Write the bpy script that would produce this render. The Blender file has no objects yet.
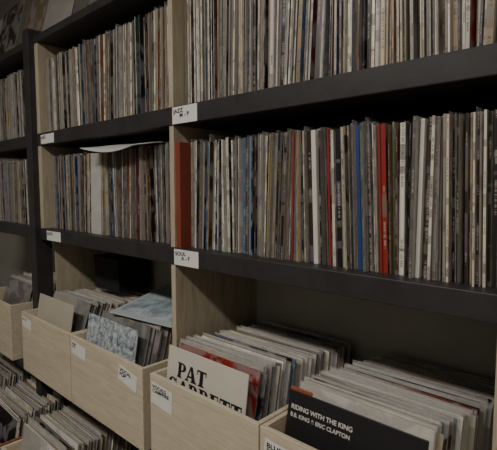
import bpy, math, random
from mathutils import Matrix, Vector, Euler

def lin(c):
    return tuple(((v/255)/12.92 if v/255<=0.04045 else (((v/255)+0.055)/1.055)**2.4) for v in c)

# ---------------------------------------------------------------- materials
def newmat(name):
    m=bpy.data.materials.new(name); m.use_nodes=True
    nt=m.node_tree; b=nt.nodes['Principled BSDF']
    return m,nt,b
def N(nt,t,**kw):
    n=nt.nodes.new(t)
    for k,v in kw.items(): setattr(n,k,v)
    return n
def setin(n,**kw):
    for k,v in kw.items(): n.inputs[k].default_value=v

def plain(name,rgb,rough=.6,var=.12,scale=30,bump=0.05,spec=.4):
    m,nt,b=newmat(name)
    tc=N(nt,'ShaderNodeTexCoord'); no=N(nt,'ShaderNodeTexNoise'); no.inputs['Scale'].default_value=scale; no.inputs['Detail'].default_value=5
    nt.links.new(tc.outputs['Object'],no.inputs['Vector'])
    r=N(nt,'ShaderNodeValToRGB'); c=lin(rgb)
    r.color_ramp.elements[0].position=.3; r.color_ramp.elements[1].position=.7
    r.color_ramp.elements[0].color=tuple(v*(1-var) for v in c)+(1,)
    r.color_ramp.elements[1].color=tuple(min(1,v*(1+var)) for v in c)+(1,)
    nt.links.new(no.outputs['Fac'],r.inputs['Fac']); nt.links.new(r.outputs['Color'],b.inputs['Base Color'])
    bp=N(nt,'ShaderNodeBump'); bp.inputs['Strength'].default_value=bump; bp.inputs['Distance'].default_value=.01
    nt.links.new(no.outputs['Fac'],bp.inputs['Height']); nt.links.new(bp.outputs['Normal'],b.inputs['Normal'])
    b.inputs['Roughness'].default_value=rough
    b.inputs['Specular IOR Level'].default_value=spec
    return m

def wood(name,a,bcol,stretch=(1.2,14,14),rough=.55):
    m,nt,b=newmat(name)
    tc=N(nt,'ShaderNodeTexCoord'); mp=N(nt,'ShaderNodeMapping'); mp.inputs['Scale'].default_value=stretch
    nt.links.new(tc.outputs['Object'],mp.inputs['Vector'])
    n1=N(nt,'ShaderNodeTexNoise'); setin(n1,Scale=3.0,Detail=8.0,Roughness=.65,Distortion=1.2)
    n2=N(nt,'ShaderNodeTexNoise'); setin(n2,Scale=14.0,Detail=4.0)
    nt.links.new(mp.outputs[0],n1.inputs['Vector']); nt.links.new(mp.outputs[0],n2.inputs['Vector'])
    mx=N(nt,'ShaderNodeMath',operation='MULTIPLY_ADD'); mx.inputs[1].default_value=.35
    nt.links.new(n2.outputs['Fac'],mx.inputs[0]); 
    mm=N(nt,'ShaderNodeMath',operation='MULTIPLY'); mm.inputs[1].default_value=.7
    nt.links.new(n1.outputs['Fac'],mm.inputs[0]); nt.links.new(mm.outputs[0],mx.inputs[2])
    r=N(nt,'ShaderNodeValToRGB'); r.color_ramp.elements[0].position=.38; r.color_ramp.elements[1].position=.65
    r.color_ramp.elements[0].color=lin(a)+(1,); r.color_ramp.elements[1].color=lin(bcol)+(1,)
    nt.links.new(mx.outputs[0],r.inputs['Fac']); nt.links.new(r.outputs['Color'],b.inputs['Base Color'])
    bp=N(nt,'ShaderNodeBump'); bp.inputs['Strength'].default_value=.12; bp.inputs['Distance'].default_value=.004
    nt.links.new(mx.outputs[0],bp.inputs['Height']); nt.links.new(bp.outputs['Normal'],b.inputs['Normal'])
    b.inputs['Roughness'].default_value=rough
    return m

def spine_mat():
    m,nt,b=newmat('sleeve_spine_card')
    at=N(nt,'ShaderNodeAttribute',attribute_name='col'); rn=N(nt,'ShaderNodeAttribute',attribute_name='rnd')
    uv=N(nt,'ShaderNodeUVMap',uv_map='uv'); sp=N(nt,'ShaderNodeSeparateXYZ'); nt.links.new(uv.outputs[0],sp.inputs[0])
    def noise(ru,vs,det=2.0):
        a=N(nt,'ShaderNodeMath',operation='MULTIPLY'); a.inputs[1].default_value=ru; nt.links.new(rn.outputs['Fac'],a.inputs[0])
        v=N(nt,'ShaderNodeMath',operation='MULTIPLY'); v.inputs[1].default_value=vs; nt.links.new(sp.outputs['Y'],v.inputs[0])
        c=N(nt,'ShaderNodeCombineXYZ'); nt.links.new(a.outputs[0],c.inputs[0]); nt.links.new(v.outputs[0],c.inputs[1])
        n=N(nt,'ShaderNodeTexNoise'); setin(n,Scale=1.0,Detail=det); nt.links.new(c.outputs[0],n.inputs['Vector']); return n
    def gt(o,t):
        g=N(nt,'ShaderNodeMath',operation='GREATER_THAN'); g.inputs[1].default_value=t; nt.links.new(o,g.inputs[0]); return g.outputs[0]
    def mul(a,c):
        g=N(nt,'ShaderNodeMath',operation='MULTIPLY'); nt.links.new(a,g.inputs[0]); nt.links.new(c,g.inputs[1]); return g.outputs[0]
    fine=gt(noise(570,130).outputs['Fac'],.48); seg=gt(noise(310,5,0.0).outputs['Fac'],.53)
    cu=N(nt,'ShaderNodeMath',operation='SUBTRACT'); cu.inputs[1].default_value=.5; nt.links.new(sp.outputs['X'],cu.inputs[0])
    ab=N(nt,'ShaderNodeMath',operation='ABSOLUTE'); nt.links.new(cu.outputs[0],ab.inputs[0])
    lt=N(nt,'ShaderNodeMath',operation='LESS_THAN'); lt.inputs[1].default_value=.22; nt.links.new(ab.outputs[0],lt.inputs[0])
    mask=mul(mul(fine,seg),lt.outputs[0])
    blk=noise(130,7,1.0); bg=gt(blk.outputs['Fac'],.56)
    hs=N(nt,'ShaderNodeHueSaturation'); setin(hs,Saturation=.85,Value=.3); nt.links.new(blk.outputs['Color'],hs.inputs['Color'])
    m1=N(nt,'ShaderNodeMix',data_type='RGBA')
    bm=N(nt,'ShaderNodeMath',operation='MULTIPLY'); bm.inputs[1].default_value=.6; nt.links.new(bg,bm.inputs[0])
    nt.links.new(bm.outputs[0],m1.inputs[0]); nt.links.new(at.outputs['Color'],m1.inputs[6]); nt.links.new(hs.outputs[0],m1.inputs[7])
    bw=N(nt,'ShaderNodeRGBToBW'); nt.links.new(at.outputs['Color'],bw.inputs[0])
    lum=N(nt,'ShaderNodeMath',operation='LESS_THAN'); lum.inputs[1].default_value=.16; nt.links.new(bw.outputs[0],lum.inputs[0])
    inkc=N(nt,'ShaderNodeMix',data_type='RGBA'); nt.links.new(lum.outputs[0],inkc.inputs[0]); inkc.inputs[6].default_value=(.06,.05,.04,1); inkc.inputs[7].default_value=(.42,.39,.33,1)
    m2=N(nt,'ShaderNodeMix',data_type='RGBA'); mk=N(nt,'ShaderNodeMath',operation='MULTIPLY'); mk.inputs[1].default_value=.65; nt.links.new(mask,mk.inputs[0])
    nt.links.new(mk.outputs[0],m2.inputs[0]); nt.links.new(m1.outputs[2],m2.inputs[6]); nt.links.new(inkc.outputs[2],m2.inputs[7])
    nt.links.new(m2.outputs[2],b.inputs['Base Color']); b.inputs['Roughness'].default_value=.36
    return m

def cover_mat():
    m,nt,b=newmat('sleeve_cover_print')
    at=N(nt,'ShaderNodeAttribute',attribute_name='col'); rn=N(nt,'ShaderNodeAttribute',attribute_name='rnd')
    uv=N(nt,'ShaderNodeUVMap',uv_map='uv')
    a=N(nt,'ShaderNodeMath',operation='MULTIPLY'); a.inputs[1].default_value=700; nt.links.new(rn.outputs['Fac'],a.inputs[0])
    c=N(nt,'ShaderNodeCombineXYZ'); nt.links.new(a.outputs[0],c.inputs[2])
    ad=N(nt,'ShaderNodeVectorMath',operation='ADD'); nt.links.new(uv.outputs[0],ad.inputs[0]); nt.links.new(c.outputs[0],ad.inputs[1])
    n=N(nt,'ShaderNodeTexNoise'); setin(n,Scale=4.0,Detail=6.0,Distortion=.8); nt.links.new(ad.outputs[0],n.inputs['Vector'])
    hs=N(nt,'ShaderNodeHueSaturation'); setin(hs,Saturation=.35,Value=.6); nt.links.new(n.outputs['Color'],hs.inputs['Color'])
    r=N(nt,'ShaderNodeValToRGB'); r.color_ramp.elements[0].position=.47; r.color_ramp.elements[1].position=.53
    nt.links.new(n.outputs['Fac'],r.inputs[0])
    mf=N(nt,'ShaderNodeMath',operation='MULTIPLY'); mf.inputs[1].default_value=.5; nt.links.new(r.outputs[0],mf.inputs[0])
    mx=N(nt,'ShaderNodeMix',data_type='RGBA'); nt.links.new(mf.outputs[0],mx.inputs[0]); nt.links.new(at.outputs['Color'],mx.inputs[6]); nt.links.new(hs.outputs[0],mx.inputs[7])
    nt.links.new(mx.outputs[2],b.inputs['Base Color']); b.inputs['Roughness'].default_value=.3
    return m

def solid_mat():
    m,nt,b=newmat('sleeve_plain_card')
    at=N(nt,'ShaderNodeAttribute',attribute_name='col'); tc=N(nt,'ShaderNodeTexCoord')
    n=N(nt,'ShaderNodeTexNoise'); setin(n,Scale=25.0,Detail=4.0); nt.links.new(tc.outputs['Object'],n.inputs['Vector'])
    mr=N(nt,'ShaderNodeMapRange'); setin(mr,**{'To Min':.8,'To Max':1.1}); nt.links.new(n.outputs['Fac'],mr.inputs['Value'])
    vm=N(nt,'ShaderNodeVectorMath',operation='SCALE'); nt.links.new(at.outputs['Color'],vm.inputs[0]); nt.links.new(mr.outputs[0],vm.inputs['Scale'])
    nt.links.new(vm.outputs[0],b.inputs['Base Color']); b.inputs['Roughness'].default_value=.45
    return m

def film_mat():
    m,nt,b=newmat('clear_poly_sleeve')
    n=N(nt,'ShaderNodeTexNoise'); setin(n,Scale=60.0,Detail=3.0); tc=N(nt,'ShaderNodeTexCoord'); nt.links.new(tc.outputs['Object'],n.inputs['Vector'])
    bp=N(nt,'ShaderNodeBump'); bp.inputs['Strength'].default_value=.5; bp.inputs['Distance'].default_value=.01
    nt.links.new(n.outputs['Fac'],bp.inputs['Height']); nt.links.new(bp.outputs['Normal'],b.inputs['Normal'])
    b.inputs['Base Color'].default_value=(.62,.61,.58,1); b.inputs['Roughness'].default_value=.2; b.inputs['Alpha'].default_value=.24
    return m

SPINE=spine_mat(); COVER=cover_mat(); FILM=film_mat(); SOLID=solid_mat()
BLACK=plain('black_painted_board',(52,50,52),rough=.45,var=.2,scale=18,bump=.1)
PALE=wood('pale_plywood',(164,151,129),(192,181,159),stretch=(14,14,1.4))
CRATEW=wood('crate_plywood',(190,178,154),(212,201,179),stretch=(1.6,14,16))
BROWNW=wood('brown_crate_wood',(112,76,50),(146,104,70),stretch=(1.6,14,16))
BACKP=plain('grey_back_panel',(176,177,167),rough=.8,var=.08,scale=6)
PAPER=plain('label_paper',(226,226,222),rough=.7,var=.04)
INK=plain('marker_ink',(28,26,34),rough=.6,var=.02)
WHITEINK=plain('white_print',(205,202,195),rough=.5,var=.02)

# ---------------------------------------------------------------- mesh helpers
def link(ob,parent=None):
    bpy.context.scene.collection.objects.link(ob)
    if parent: ob.parent=parent
    return ob
def empty(name,loc=(0,0,0)):
    e=bpy.data.objects.new(name,None); e.empty_display_size=.05; e.location=loc; link(e); return e
def boxes(name,lst,mat,parent=None,bevel=.0015):
    vs=[];fs=[]
    for (x0,x1,y0,y1,z0,z1) in lst:
        o=len(vs)
        vs+=[(x0,y0,z0),(x1,y0,z0),(x1,y1,z0),(x0,y1,z0),(x0,y0,z1),(x1,y0,z1),(x1,y1,z1),(x0,y1,z1)]
        fs+=[tuple(o+i for i in f) for f in ((0,3,2,1),(4,5,6,7),(0,1,5,4),(1,2,6,5),(2,3,7,6),(3,0,4,7))]
    me=bpy.data.meshes.new(name); me.from_pydata(vs,[],fs); me.materials.append(mat)
    ob=bpy.data.objects.new(name,me); link(ob,parent)
    if bevel:
        b=ob.modifiers.new('b','BEVEL'); b.width=bevel; b.segments=2; b.limit_method='ANGLE'
    return ob

class Stack:
    """collects many record sleeves in one mesh"""
    def __init__(s): s.v=[];s.f=[];s.c=[];s.m=[];s.r=[];s.uv=[]
    def rec(s,M,t,d,h,col,cov,rnd,axis='x',film=False,solid=False):
        o=len(s.v)
        if axis=='x': X,Y,Z=t,d,h
        else: X,Y,Z=d,t,h
        P=[(0,0,0),(X,0,0),(X,Y,0),(0,Y,0),(0,0,Z),(X,0,Z),(X,Y,Z),(0,Y,Z)]
        s.v+=[tuple(M@Vector(p)) for p in P]
        F=((0,3,2,1),(4,5,6,7),(0,1,5,4),(1,2,6,5),(2,3,7,6),(3,0,4,7))
        U=((0,0),(1,0),(1,1),(0,1))
        for i,f in enumerate(F):
            s.f.append(tuple(o+k for k in f)); s.r.append(rnd); s.uv+=list(U)
            if film: s.m.append(2); s.c.append(col); continue
            if solid: s.m.append(3); s.c.append(col); continue
            iscov=(i in(3,5)) if axis=='x' else (i in(2,4))
            s.m.append(1 if iscov else (0 if axis=='x' or i!=1 else 3))
            s.c.append(cov if iscov else col)
    def build(s,name,parent=None):
        me=bpy.data.meshes.new(name); me.from_pydata(s.v,[],s.f)
        for m in (SPINE,COVER,FILM,SOLID): me.materials.append(m)
        me.polygons.foreach_set('material_index',s.m)
        ca=me.attributes.new('col','FLOAT_COLOR','CORNER')
        flat=[]
        for c in s.c:
            for _ in range(4): flat+= [c[0],c[1],c[2],1]
        ca.data.foreach_set('color',flat)
        ra=me.attributes.new('rnd','FLOAT','FACE'); ra.data.foreach_set('value',s.r)
        u=me.uv_layers.new(name='uv'); fl=[]
        for a in s.uv: fl+=[a[0],a[1]]
        u.data.foreach_set('uv',fl)
        ob=bpy.data.objects.new(name,me); return link(ob,parent)

CREAM=[(226,218,198),(206,193,168),(188,172,146),(240,236,222),(172,152,124),(222,216,204),(148,128,102)]
DARK=[(32,29,30),(46,39,37),(62,48,40),(26,29,42),(78,58,48),(40,38,41)]
GREY=[(142,139,133),(176,173,167),(106,103,100),(216,214,208)]
COL=[(140,42,34),(40,62,122),(82,110,150),(158,100,50),(56,80,62),(156,132,76),(106,34,38),(48,88,134)]
def pick(rng,w):
    p=rng.choices([CREAM,DARK,GREY,COL],weights=w)[0]
    c=rng.choice(p); k=rng.uniform(.8,1.08)
    return lin(tuple(min(255,v*k) for v in c))

def row(name,x0,x1,yf,z0,w,seed,over=(),film=.3,lean=3.0,H=.314,out=.004):
    """over: (xa, xb, colour, y offset) single thick/solid sleeves placed at xa"""
    rng=random.Random(seed); S=Stack(); x=x0; a=rng.uniform(-1,1); ta=a; n=0
    over=sorted(over); oi=0
    while x<x1-.012:
        t=rng.choice([.003,.0035,.004,.0045,.005,.006]) if rng.random()<.88 else rng.uniform(.007,.014)
        if n<=0: ta=rng.uniform(-lean,lean); n=rng.randint(10,30)
        n-=1; a+=max(-.35,min(.35,ta-a))
        room_l=(x-x0)/.314; room_r=(x1-x-t)/.314
        aa=max(-math.degrees(math.atan(room_l)),min(math.degrees(math.atan(max(0,room_r))),a))
        if oi<len(over) and x>=over[oi][0]:
            xa,xb,oc,oy=over[oi]; oi+=1; t=xb-xa
            M=Matrix.Translation((x,yf+oy,z0))@Matrix.Rotation(math.radians(aa),4,'Y')
            S.rec(M,t*.95,.312,H,lin(oc),lin(oc),.2,solid=True); x+=t*1.04; continue
        col=pick(rng,w); cov=pick(rng,(2,3,2,2)); yo=rng.gauss(0,out)
        if rng.random()<.07: yo-=rng.uniform(.005,.014)
        if rng.random()<.12: yo+=rng.uniform(.006,.025)
        h=H+rng.gauss(0,.003)
        if rng.random()<.04: h-=rng.uniform(.01,.03)
        M=Matrix.Translation((x,yf+yo,z0))@Matrix.Rotation(math.radians(aa),4,'Y')@Matrix.Rotation(math.radians(rng.uniform(-1.2,1.2)),4,'Z')
        S.rec(M,t*.88,.312,h,col,cov,rng.random())
        if rng.random()<film:
            M2=M@Matrix.Translation((t*.9,-rng.uniform(.002,.007),.0))@Matrix.Rotation(math.radians(rng.uniform(-.6,.6)),4,'Y')
            S.rec(M2,.0006,.318,h+rng.uniform(.002,.009),(.6,.6,.6),(.6,.6,.6),rng.random(),film=True)
        x+=t*1.06+ (rng.uniform(.001,.005) if rng.random()<.18 else 0)
    return S.build(name)

def text_obj(name,body,size,mat,parent,M,bold=0.0,extr=.0002,sx=1.0,align='LEFT',spacing=1.0):
    cu=bpy.data.curves.new(name+'_c','FONT'); cu.body=body; cu.size=size; cu.offset=bold; cu.extrude=extr; cu.align_x=align
    cu.space_line=spacing
    t=bpy.data.objects.new(name+'_t',cu); bpy.context.scene.collection.objects.link(t)
    bpy.context.view_layer.update()
    me=bpy.data.meshes.new_from_object(t.evaluated_get(bpy.context.evaluated_depsgraph_get()))
    bpy.data.objects.remove(t); me.name=name; me.materials.clear(); me.materials.append(mat)
    ob=bpy.data.objects.new(name,me); link(ob,parent); ob.matrix_local=M@Matrix.Diagonal((sx,1,1,1)); return ob

# heavy serif display lettering built from flat pieces (unit cap height = 1)
def ring(cx,cy,ro_x,ro_y,ri_x,ri_y,a0,a1,n=14):
    q=[]
    for i in range(n):
        t0=math.radians(a0+(a1-a0)*i/n); t1=math.radians(a0+(a1-a0)*(i+1)/n)
        q.append([(cx+ri_x*math.cos(t0),cy+ri_y*math.sin(t0)),(cx+ro_x*math.cos(t0),cy+ro_y*math.sin(t0)),
                  (cx+ro_x*math.cos(t1),cy+ro_y*math.sin(t1)),(cx+ri_x*math.cos(t1),cy+ri_y*math.sin(t1))])
    return q
def R(x0,x1,y0,y1): return [(x0,y0),(x1,y0),(x1,y1),(x0,y1)]
def glyph(ch):
    s=.10
    if ch=='P': return [R(.08,.38,0,1),R(0,.46,0,s),R(0,.4,1-s,1),R(.34,.5,.42,.42+s),R(.34,.5,1-s,1)]+ring(.46,.71,.40,.29,.11,.2,-90,90),.86
    if ch=='A': return [[(.02,0),(.16,0),(.54,1),(.40,1)],[(.40,1),(.62,1),(1.0,0),(.62,0)],R(.2,.75,.26,.28+s),R(-.06,.28,0,s),R(.52,1.08,0,s)],1.04
    if ch=='T': return [R(.29,.61,0,1),R(.18,.72,0,s),R(0,.9,1-s*1.2,1),R(0,.08,.68,1),R(.82,.9,.68,1)],.94
    if ch=='G': return ring(.48,.5,.48,.51,.19,.42,40,320)+[R(.60,.90,.0,.42),R(.5,.98,.42-s,.42),R(.78,.86,.64,1)],1.02
    if ch=='R': return [R(.08,.38,0,1),R(0,.46,0,s),R(0,.4,1-s,1),R(.34,.5,.46,.46+s),R(.34,.5,1-s,1)]+ring(.46,.73,.38,.27,.10,.18,-90,90)+[[(.38,.5),(.6,.5),(.96,0),(.64,0)],R(.62,1.04,0,s)],1.0
    if ch=='E': return [R(.08,.40,0,1),R(0,.78,0,s),R(0,.76,1-s,1),R(.36,.6,.46,.56),R(.71,.78,0,.3),R(.69,.76,.72,1),R(.54,.6,.36,.66)],.86
def serif(name,body,size,mat,parent,M):
    vs=[];fs=[];x=0;k=0
    for ch in body:
        ps,w=glyph(ch)
        for p in ps:
            o=len(vs); k+=1; dz=.00002*(k%7)
            vs+=[((x+a)*size,b_*size,dz) for a,b_ in p]; fs.append(tuple(range(o,o+len(p))))
        x+=w+.03
    me=bpy.data.meshes.new(name); me.from_pydata(vs,[],fs); me.materials.append(mat)
    ob=bpy.data.objects.new(name,me); link(ob,parent); ob.matrix_local=M; return ob

# ---------------------------------------------------------------- dims
CZ=1.45; YF=.808; YB=1.17
S1T,S1B=CZ+.231,CZ+.180
S2T,S2B=CZ-.174,CZ-.224
TOPB,TOPT=CZ+.605,CZ+.635
XPL,XPR=-2.050,-1.994       # black post
XM,XR=-1.072,-.195           # dividers (left faces)
DT=.02
XEND=.85; XFAR=-3.0
RZ=CZ-.777; RIM=CZ-.524; CH=RIM-RZ

# ---------------------------------------------------------------- room
boxes('floor',[(-4.2,2.2,-2.2,1.3,-.05,0)],plain('floor_vinyl',(110,100,90),rough=.5,scale=5))
boxes('ceiling',[(-4.2,2.2,-2.2,1.3,2.9,2.95)],plain('ceiling_paint',(205,202,195),rough=.9,var=.03))
WP=plain('wall_paint',(160,158,150),rough=.85,var=.04,scale=8)
boxes('wall_back',[(-4.2,2.2,1.2,1.3,0,2.9)],WP,bevel=0)
boxes('wall_left',[(-4.3,-4.2,-2.2,1.3,0,2.9)],WP,bevel=0)
boxes('wall_right',[(2.2,2.3,-2.2,1.3,0,2.9)],WP,bevel=0)
boxes('wall_front',[(-4.2,2.2,-2.3,-2.2,0,2.9)],WP,bevel=0)

# ---------------------------------------------------------------- shelf unit
unit=empty('record_shelving_unit')
boxes('shelf_boards',[(XFAR,XPL,YF,YB,S1B,S1T),(XFAR,XPL,YF,YB,S2B,S2T),(XFAR,XPL,YF,YB,TOPB,TOPT),
   (XPR,XEND,YF,YB,S1B,S1T),(XPR,XEND,YF,YB,S2B,S2T),(XPR,XEND,YF,YB,TOPB,TOPT),
   (XFAR,XEND,.74,YB,RZ-.028,RZ),(XFAR,XEND,.60,YB,.165,.19),(XFAR,XEND,.64,.66,0,.165)],BLACK,unit,.002)
boxes('black_post',[(XPL,XPR,YF-.022,YF+.05,0.19,TOPT+.03),(XPL,XPR,YF+.05,YB,S2B,TOPT)],BLACK,unit,.002)
dv=[]
for x in (XPR,XM,XR,.62):
    w=.03 if x==XPR else DT
    dv+=[(x,x+w,YF+.004,YB,S1T,TOPB),(x,x+w,YF+.004,YB,S2T,S1B),(x,x+w,YF+.004,YB,RZ,S2B),(x,x+w,YF+.004,YB,.19,RZ-.028)]
dv=[d for d in dv if not (abs(d[0]-XPR)<1e-6 and d[5]<=S2B+.001)]+[(XPR,XPR+.004,YF+.06,YB,RIM+.005,S2B)]
boxes('dividers',dv,PALE,unit,.001)
boxes('left_bay_panels',[(XPL-.027,XPL-.002,YF+.004,YB,S1T,TOPB),(XPL-.027,XPL-.002,YF+.004,YB,S2T,S1B)],PALE,unit,.001)
boxes('back_panel',[(XFAR,XEND,YB,YB+.012,.19,TOPT)],BACKP,unit,0)

# ---------------------------------------------------------------- shelved records
RY=YF+.048; HM=.305
row('records_on_shelf',XM+DT+.002,XR-.003,RY,S1T,(10,2.6,2.4,1.2),11,lean=2.5,film=.2)
row('records_on_shelf',XPR+.033,XM-.003,RY,S1T,(8,3,4,.6),12,lean=2,film=.2)
row('records_on_shelf',XM+DT+.001,XR-.003,RY,S2T,(6,5.5,3,2.2),13,over=((XM+DT,XM+DT+.02,(138,66,50),-.038),(-.90,-.894,(48,84,126),0),(-.80,-.79,(112,136,166),0),(-.72,-.713,(222,218,208),0),(-.66,-.655,(146,56,40),-.004),(-.60,-.588,(218,215,208),0),(-.55,-.545,(144,46,38),0),(-.482,-.474,(42,66,134),-.003),(-.47,-.462,(226,222,214),0),(-.43,-.425,(140,46,38),0),(-.36,-.352,(220,216,206),0)),lean=3.5,film=.35,out=.006,H=HM)
row('records_on_shelf',XPR+.033,XM-.003,RY,S2T,(4,7,3.4,1.4),14,over=((-1.625,-1.545,(190,190,184),-.004),(-1.80,-1.79,(60,80,64),0)),lean=2,film=.25,H=HM)
row('records_on_shelf',XFAR+.02,XPL-.03,RY,S1T,(9,3,3,.7),15,lean=2,film=.2)
row('records_on_shelf',XFAR+.02,XPL-.03,RY,S2T,(9,4,3,.7),16,lean=2,film=.2,H=HM)
row('records_on_shelf',XR+DT+.003,.615,RY,S1T,(10,3,3,1),17)
row('records_on_shelf',XR+DT+.003,.615,RY,S2T,(6,5,3,1.5),18,H=HM)

# ---------------------------------------------------------------- crates
def crate(x0,x1,yf,yb,z0,h,mat,name='wooden_record_crate'):
    t=.012
    return boxes(name,[(x0,x1,yf,yf+t,z0,z0+h),(x0,x1,yb-t,yb,z0,z0+h*.97),(x0,x0+t,yf+t,yb-t,z0,z0+h),(x1-t,x1,yf+t,yb-t,z0,z0+h),(x0+t,x1-t,yf+t,yb-t,z0,z0+.01)],mat,None,.0015)
CF,CB=.715,1.15
cr={'A':(-2.56,-2.12),'B':(-1.990,-1.548),'C':(-1.543,-1.088),'D':(-1.050,-.637),'E':(-.632,-.203),'F':(-.17,.20),'G':(.21,.61)}
for k,(a,b) in cr.items(): crate(a,b,CF,CB,RZ+.001,CH,CRATEW)
def fill(name,x0,x1,yf,yb,z0,seed,n,w,xs,lean0=14,lean1=4,ztop=.0,film=.3,zj=.004,y0=.02,w2=None,rz=.8):
    rng=random.Random(seed); S=Stack()
    for i in range(n):
        f=i/(n-1); L=math.radians(lean0+(lean1-lean0)*f+rng.uniform(-.3,.3))
        y=yf+.014+y0+(yb-yf-.045-y0-math.sin(math.radians(lean1))*.31)*f
        xc=xs(f)+rng.gauss(0,.006); xc=max(x0+.014,min(x1-.014-.315,xc))
        t=rng.uniform(.0025,.0045)
        M=Matrix.Translation((xc,y,z0+.0125+abs(rng.gauss(ztop,zj))))@Matrix.Rotation(-L,4,'X')@Matrix.Rotation(math.radians(rng.gauss(0,rz)),4,'Z')@Matrix.Rotation(math.radians(rng.gauss(0,.5)),4,'Y')
        ww=w2 if (w2 and f>.55) else w
        S.rec(M,t,.314,.314,pick(rng,ww),pick(rng,(4,2,3,.6)),rng.random(),axis='y')
        if rng.random()<film:
            S.rec(M@Matrix.Translation((-.003,-.0015,0)),.0006,.320,.314+rng.uniform(.002,.01),(.6,.6,.6),(.6,.6,.6),.1,axis='y',film=True)
    return S.build(name)

def front_sleeve(name,M,col,mat=None,w=.315):
    e=empty(name); e.matrix_world=M
    boxes('sleeve',[(0,w,0,.004,0,.315)],mat or plain(name+'_card',col,rough=.35,var=.05,scale=8,bump=.02),e,.0015)
    return e
def MR(x,y,z,lean,rz=0,ry=0):
    return Matrix.Translation((x,y,z))@Matrix.Rotation(math.radians(-lean),4,'X')@Matrix.Rotation(math.radians(rz),4,'Z')@Matrix.Rotation(math.radians(ry),4,'Y')
FR=Matrix.Rotation(math.radians(90),4,'X')

# crate D
a,b=cr['D']
fill('records_in_crate',a,b,CF,CB,RZ,31,66,(9,1.2,5,.3),lambda f:a+.014+.08*f,12,5,y0=.018,w2=(4,5,4,1))
e=front_sleeve('record_sleeve',MR(a+.0135,CF+.016,RZ+.0125,8),(202,198,186))
serif('title_text','PAT',.042,INK,e,Matrix.Translation((.048,-.0004,.236))@FR)
serif('title_text_2','GARRETT',.042,INK,e,Matrix.Translation((.012,-.0004,.189))@FR)
# crate E
a,b=cr['E']
fill('records_in_crate',a,b,CF,CB,RZ,32,62,(7,1.5,6,.3),lambda f:a+.02+.08*f,14,6,y0=.036,film=.5,w2=(3,5,5,.8))
e=front_sleeve('record_sleeve',MR(a+.026,CF+.018,RZ+.0125,10,0,0),(38,37,39))
text_obj('title_text','RIDING WITH THE KING',.0140,WHITEINK,e,Matrix.Translation((.010,-.0006,.276))@FR,bold=.0004,sx=1.0)
text_obj('title_text_2','B.B. KING & ERIC CLAPTON',.0122,WHITEINK,e,Matrix.Translation((.010,-.0006,.259))@FR,bold=.0003,sx=1.0)
front_sleeve('record_sleeve',MR(a+.0135,CF+.025,RZ+.0125,12.5),(158,84,54),w=.06)
# crate C
def art(name,c1,c2,scale=9,dist=2):
    m,nt,bb=newmat(name)
    tc=N(nt,'ShaderNodeTexCoord'); n=N(nt,'ShaderNodeTexNoise'); setin(n,Scale=float(scale),Detail=8.0,Roughness=.7,Distortion=float(dist)); nt.links.new(tc.outputs['Object'],n.inputs['Vector'])
    r=N(nt,'ShaderNodeValToRGB'); r.color_ramp.elements[0].position=.38; r.color_ramp.elements[1].position=.58
    r.color_ramp.elements[0].color=lin(c1)+(1,); r.color_ramp.elements[1].color=lin(c2)+(1,)
    nt.links.new(n.outputs['Fac'],r.inputs[0]); nt.links.new(r.outputs[0],bb.inputs['Base Color']); bb.inputs['Roughness'].default_value=.35
    return m
a,b=cr['C']
fill('records_in_crate',a,b,CF,CB,RZ,33,46,(5,4,4,.6),lambda f:a+.03+.08*f,15,8,y0=.025,w2=(4,6,3,1))
front_sleeve('record_sleeve',MR(a+.02,CF+.017,RZ+.0135,9),None,art('snowy_forest_print',(74,92,108),(196,204,208),45,.4))
e=front_sleeve('record_sleeve',Matrix.Translation((a+.10,CF+.10,RZ+.335))@Matrix.Rotation(math.radians(8),4,'Z')@Matrix.Rotation(math.radians(-80),4,'X'),(178,188,190),w=.31)
boxes('cover_picture',[(.02,.29,-.0008,0,.03,.2)],art('pale_blue_print',(120,140,150),(190,202,206),14,1),e,0)
# crate B
a,b=cr['B']
fill('records_in_crate',a,b,CF,CB,RZ,34,40,(8,3,5,.6),lambda f:a+.02+.08*f,18,22,y0=.03,rz=2)
front_sleeve('record_sleeve',MR(a+.02,CF+.018,RZ+.0135,10),(182,176,162))
a,b=cr['A']
fill('records_in_crate',a,b,CF,CB,RZ,35,40,(8,3,5,.6),lambda f:a+.08,16,10)
for k,s in (('F',36),('G',37)):
    a,b=cr[k]; fill('records_in_crate',a,b,CF,CB,RZ,s,40,(6,3,5,.8),lambda f:a+.02+.04*f,16,6)
# lower row
LF=.56; LZ=.191
for i,(a,b) in enumerate([(-2.72,-2.28),(-2.27,-1.84),(-1.83,-1.40),(-1.39,-.96),(-.95,-.52),(-.51,-.08),(-.07,.36)]):
    crate(a,b,LF,1.1,LZ,.265,BROWNW if i==1 else CRATEW)
    fill('records_in_crate',a,b,LF,1.1,LZ,50+i,78,(10,1.6,5,.6),lambda f:a+.04+.04*math.sin(i*2+f*3),9,6,zj=.010,film=.4)

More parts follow.
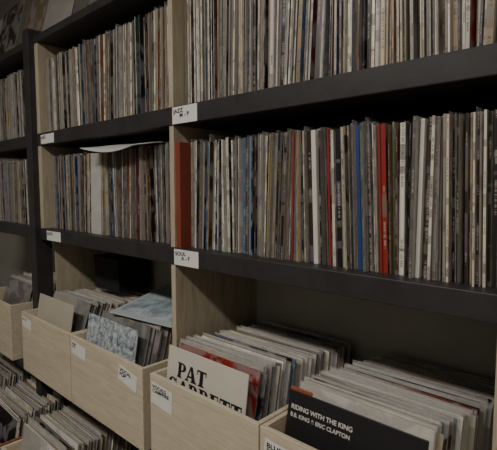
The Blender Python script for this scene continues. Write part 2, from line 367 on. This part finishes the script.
# ---------------------------------------------------------------- labels
def label(x,y,z,w,h,txt,rot=0,ts=.012):
    e=empty('handwritten_label',(x,y,z)); e.rotation_euler=(0,math.radians(rot),0)
    boxes('paper',[(0,w,-.0008,0,0,h)],PAPER,e,0)
    text_obj('writing',txt,ts,INK,e,Matrix.Translation((.006,-.0012,h-ts*1.15))@FR@Matrix.Rotation(math.radians(3),4,'Z'),bold=.0003,sx=1.2,spacing=.85)
label(XM+.022,YF-.0005,S1B+.001,.108,.047,'JAZZ\n     M - P',0,.016)
label(XM+.022,YF-.0005,S2B+.001,.108,.046,'SOUL\n     A - F',0,.016)
label(XPR+.045,YF-.0005,S1B+.004,.125,.038,'JAZZ',0,.016)
label(XPR+.07,YF-.0005,S2B+.004,.13,.040,'ROCK',0,.016)
label(-1.98,CF-.0005,RIM-.058,.09,.042,'N - R',4)
label(-1.53,CF-.0005,RIM-.06,.10,.045,'POP\nS-T',5)
label(-1.22,CF-.0005,RIM-.064,.10,.048,'VOCAL\nPOP',10,.016)
label(-1.045,CF-.0005,RIM-.082,.095,.062,'VOCALS\nCAMPFIRE',4,.014)
label(-.62,CF-.0005,RIM-.07,.085,.05,'BLUES\nROCK',4,.016)

# ---------------------------------------------------------------- loose paper sleeve lying on the records
def sheet(name,x0,x1,y0,y1,z,mat):
    nx,ny=16,12; vs=[];fs=[]
    for j in range(ny+1):
        for i in range(nx+1):
            u=i/nx; v=j/ny
            zz=z+.006*math.sin(u*5)*(1-v) - .036*max(0,(.3-v)/.3)**1.5*(.25+.75*math.sin(min(1,u*1.2)*math.pi))
            vs.append((x0+(x1-x0)*u,y0+(y1-y0)*v+.02*u,zz))
    for j in range(ny):
        for i in range(nx):
            k=j*(nx+1)+i; fs.append((k,k+1,k+nx+2,k+nx+1))
    me=bpy.data.meshes.new(name); me.from_pydata(vs,[],fs); me.materials.append(mat)
    for p in me.polygons: p.use_smooth=True
    ob=link(bpy.data.objects.new(name,me)); so=ob.modifiers.new('s','SOLIDIFY'); so.thickness=.003; return ob
sheet('paper_inner_sleeve',-1.55,-1.17,YF-.03,YF+.28,S2T+.326,plain('white_paper',(196,195,190),rough=.5,var=.05))

# small dark box resting on the records at the back of the left bay
e=empty('storage_box',(-1.86,.985,CZ-.440)); 
boxes('box_body',[(0,.2,0,.15,0,.12)],plain('dark_box_card',(34,36,40)),e,.003)
boxes('box_lid',[(-.003,.203,-.003,.153,.12,.142)],plain('dark_lid_card',(42,44,48)),e,.003)

# sleeves displayed on top of the unit
S=Stack(); rng=random.Random(5); x=-3.0
while x<.5:
    M=Matrix.Translation((x,YF+.06+rng.uniform(-.02,.03),TOPT+.001))@Matrix.Rotation(math.radians(-14),4,'X')@Matrix.Rotation(math.radians(rng.uniform(-4,4)),4,'Z')
    S.rec(M,.004,.314,.314,pick(rng,(2,2,6,1)),pick(rng,(1,2,6,.4)),rng.random(),axis='y'); x+=rng.uniform(.30,.34)
S.build('displayed_record_sleeves')

# ---------------------------------------------------------------- lights
em,nt,bb=newmat('tube_glow'); bb.inputs['Emission Color'].default_value=(1,.96,.88,1); bb.inputs['Emission Strength'].default_value=3
for i,(x,y) in enumerate([(-1.25,-.85),(.8,-.85)]):
    e=empty('ceiling_light_fixture',(x,y,2.9))
    boxes('housing',[(-.65,.65,-.12,.12,-.05,0)],plain('fixture_white',(225,225,220)),e,.004)
    boxes('diffuser',[(-.62,.62,-.10,.10,-.06,-.05)],em,e,.002)
    l=bpy.data.lights.new('ceiling_lamp','AREA'); l.shape='RECTANGLE'; l.size=1.25; l.size_y=.22; l.energy=34 if i==0 else 26; l.color=(1,.94,.86)
    lo=bpy.data.objects.new('lamp_light',l); link(lo,e); lo.location=(0,0,-.07)
w=bpy.data.worlds.new('w'); bpy.context.scene.world=w; w.use_nodes=True
w.node_tree.nodes['Background'].inputs[0].default_value=(.5,.48,.45,1); w.node_tree.nodes['Background'].inputs[1].default_value=.2

# ---------------------------------------------------------------- camera
cam=bpy.data.cameras.new('camera'); co=bpy.data.objects.new('camera',cam); link(co)
cam.sensor_width=36; cam.lens=450/497*36; cam.clip_start=.02
th=math.radians(47); p=math.radians(4.7)
co.location=(0,0,CZ)
co.rotation_euler=Vector((-math.cos(th)*math.cos(p),math.sin(th)*math.cos(p),-math.sin(p))).to_track_quat('-Z','Y').to_euler()
bpy.context.scene.camera=co
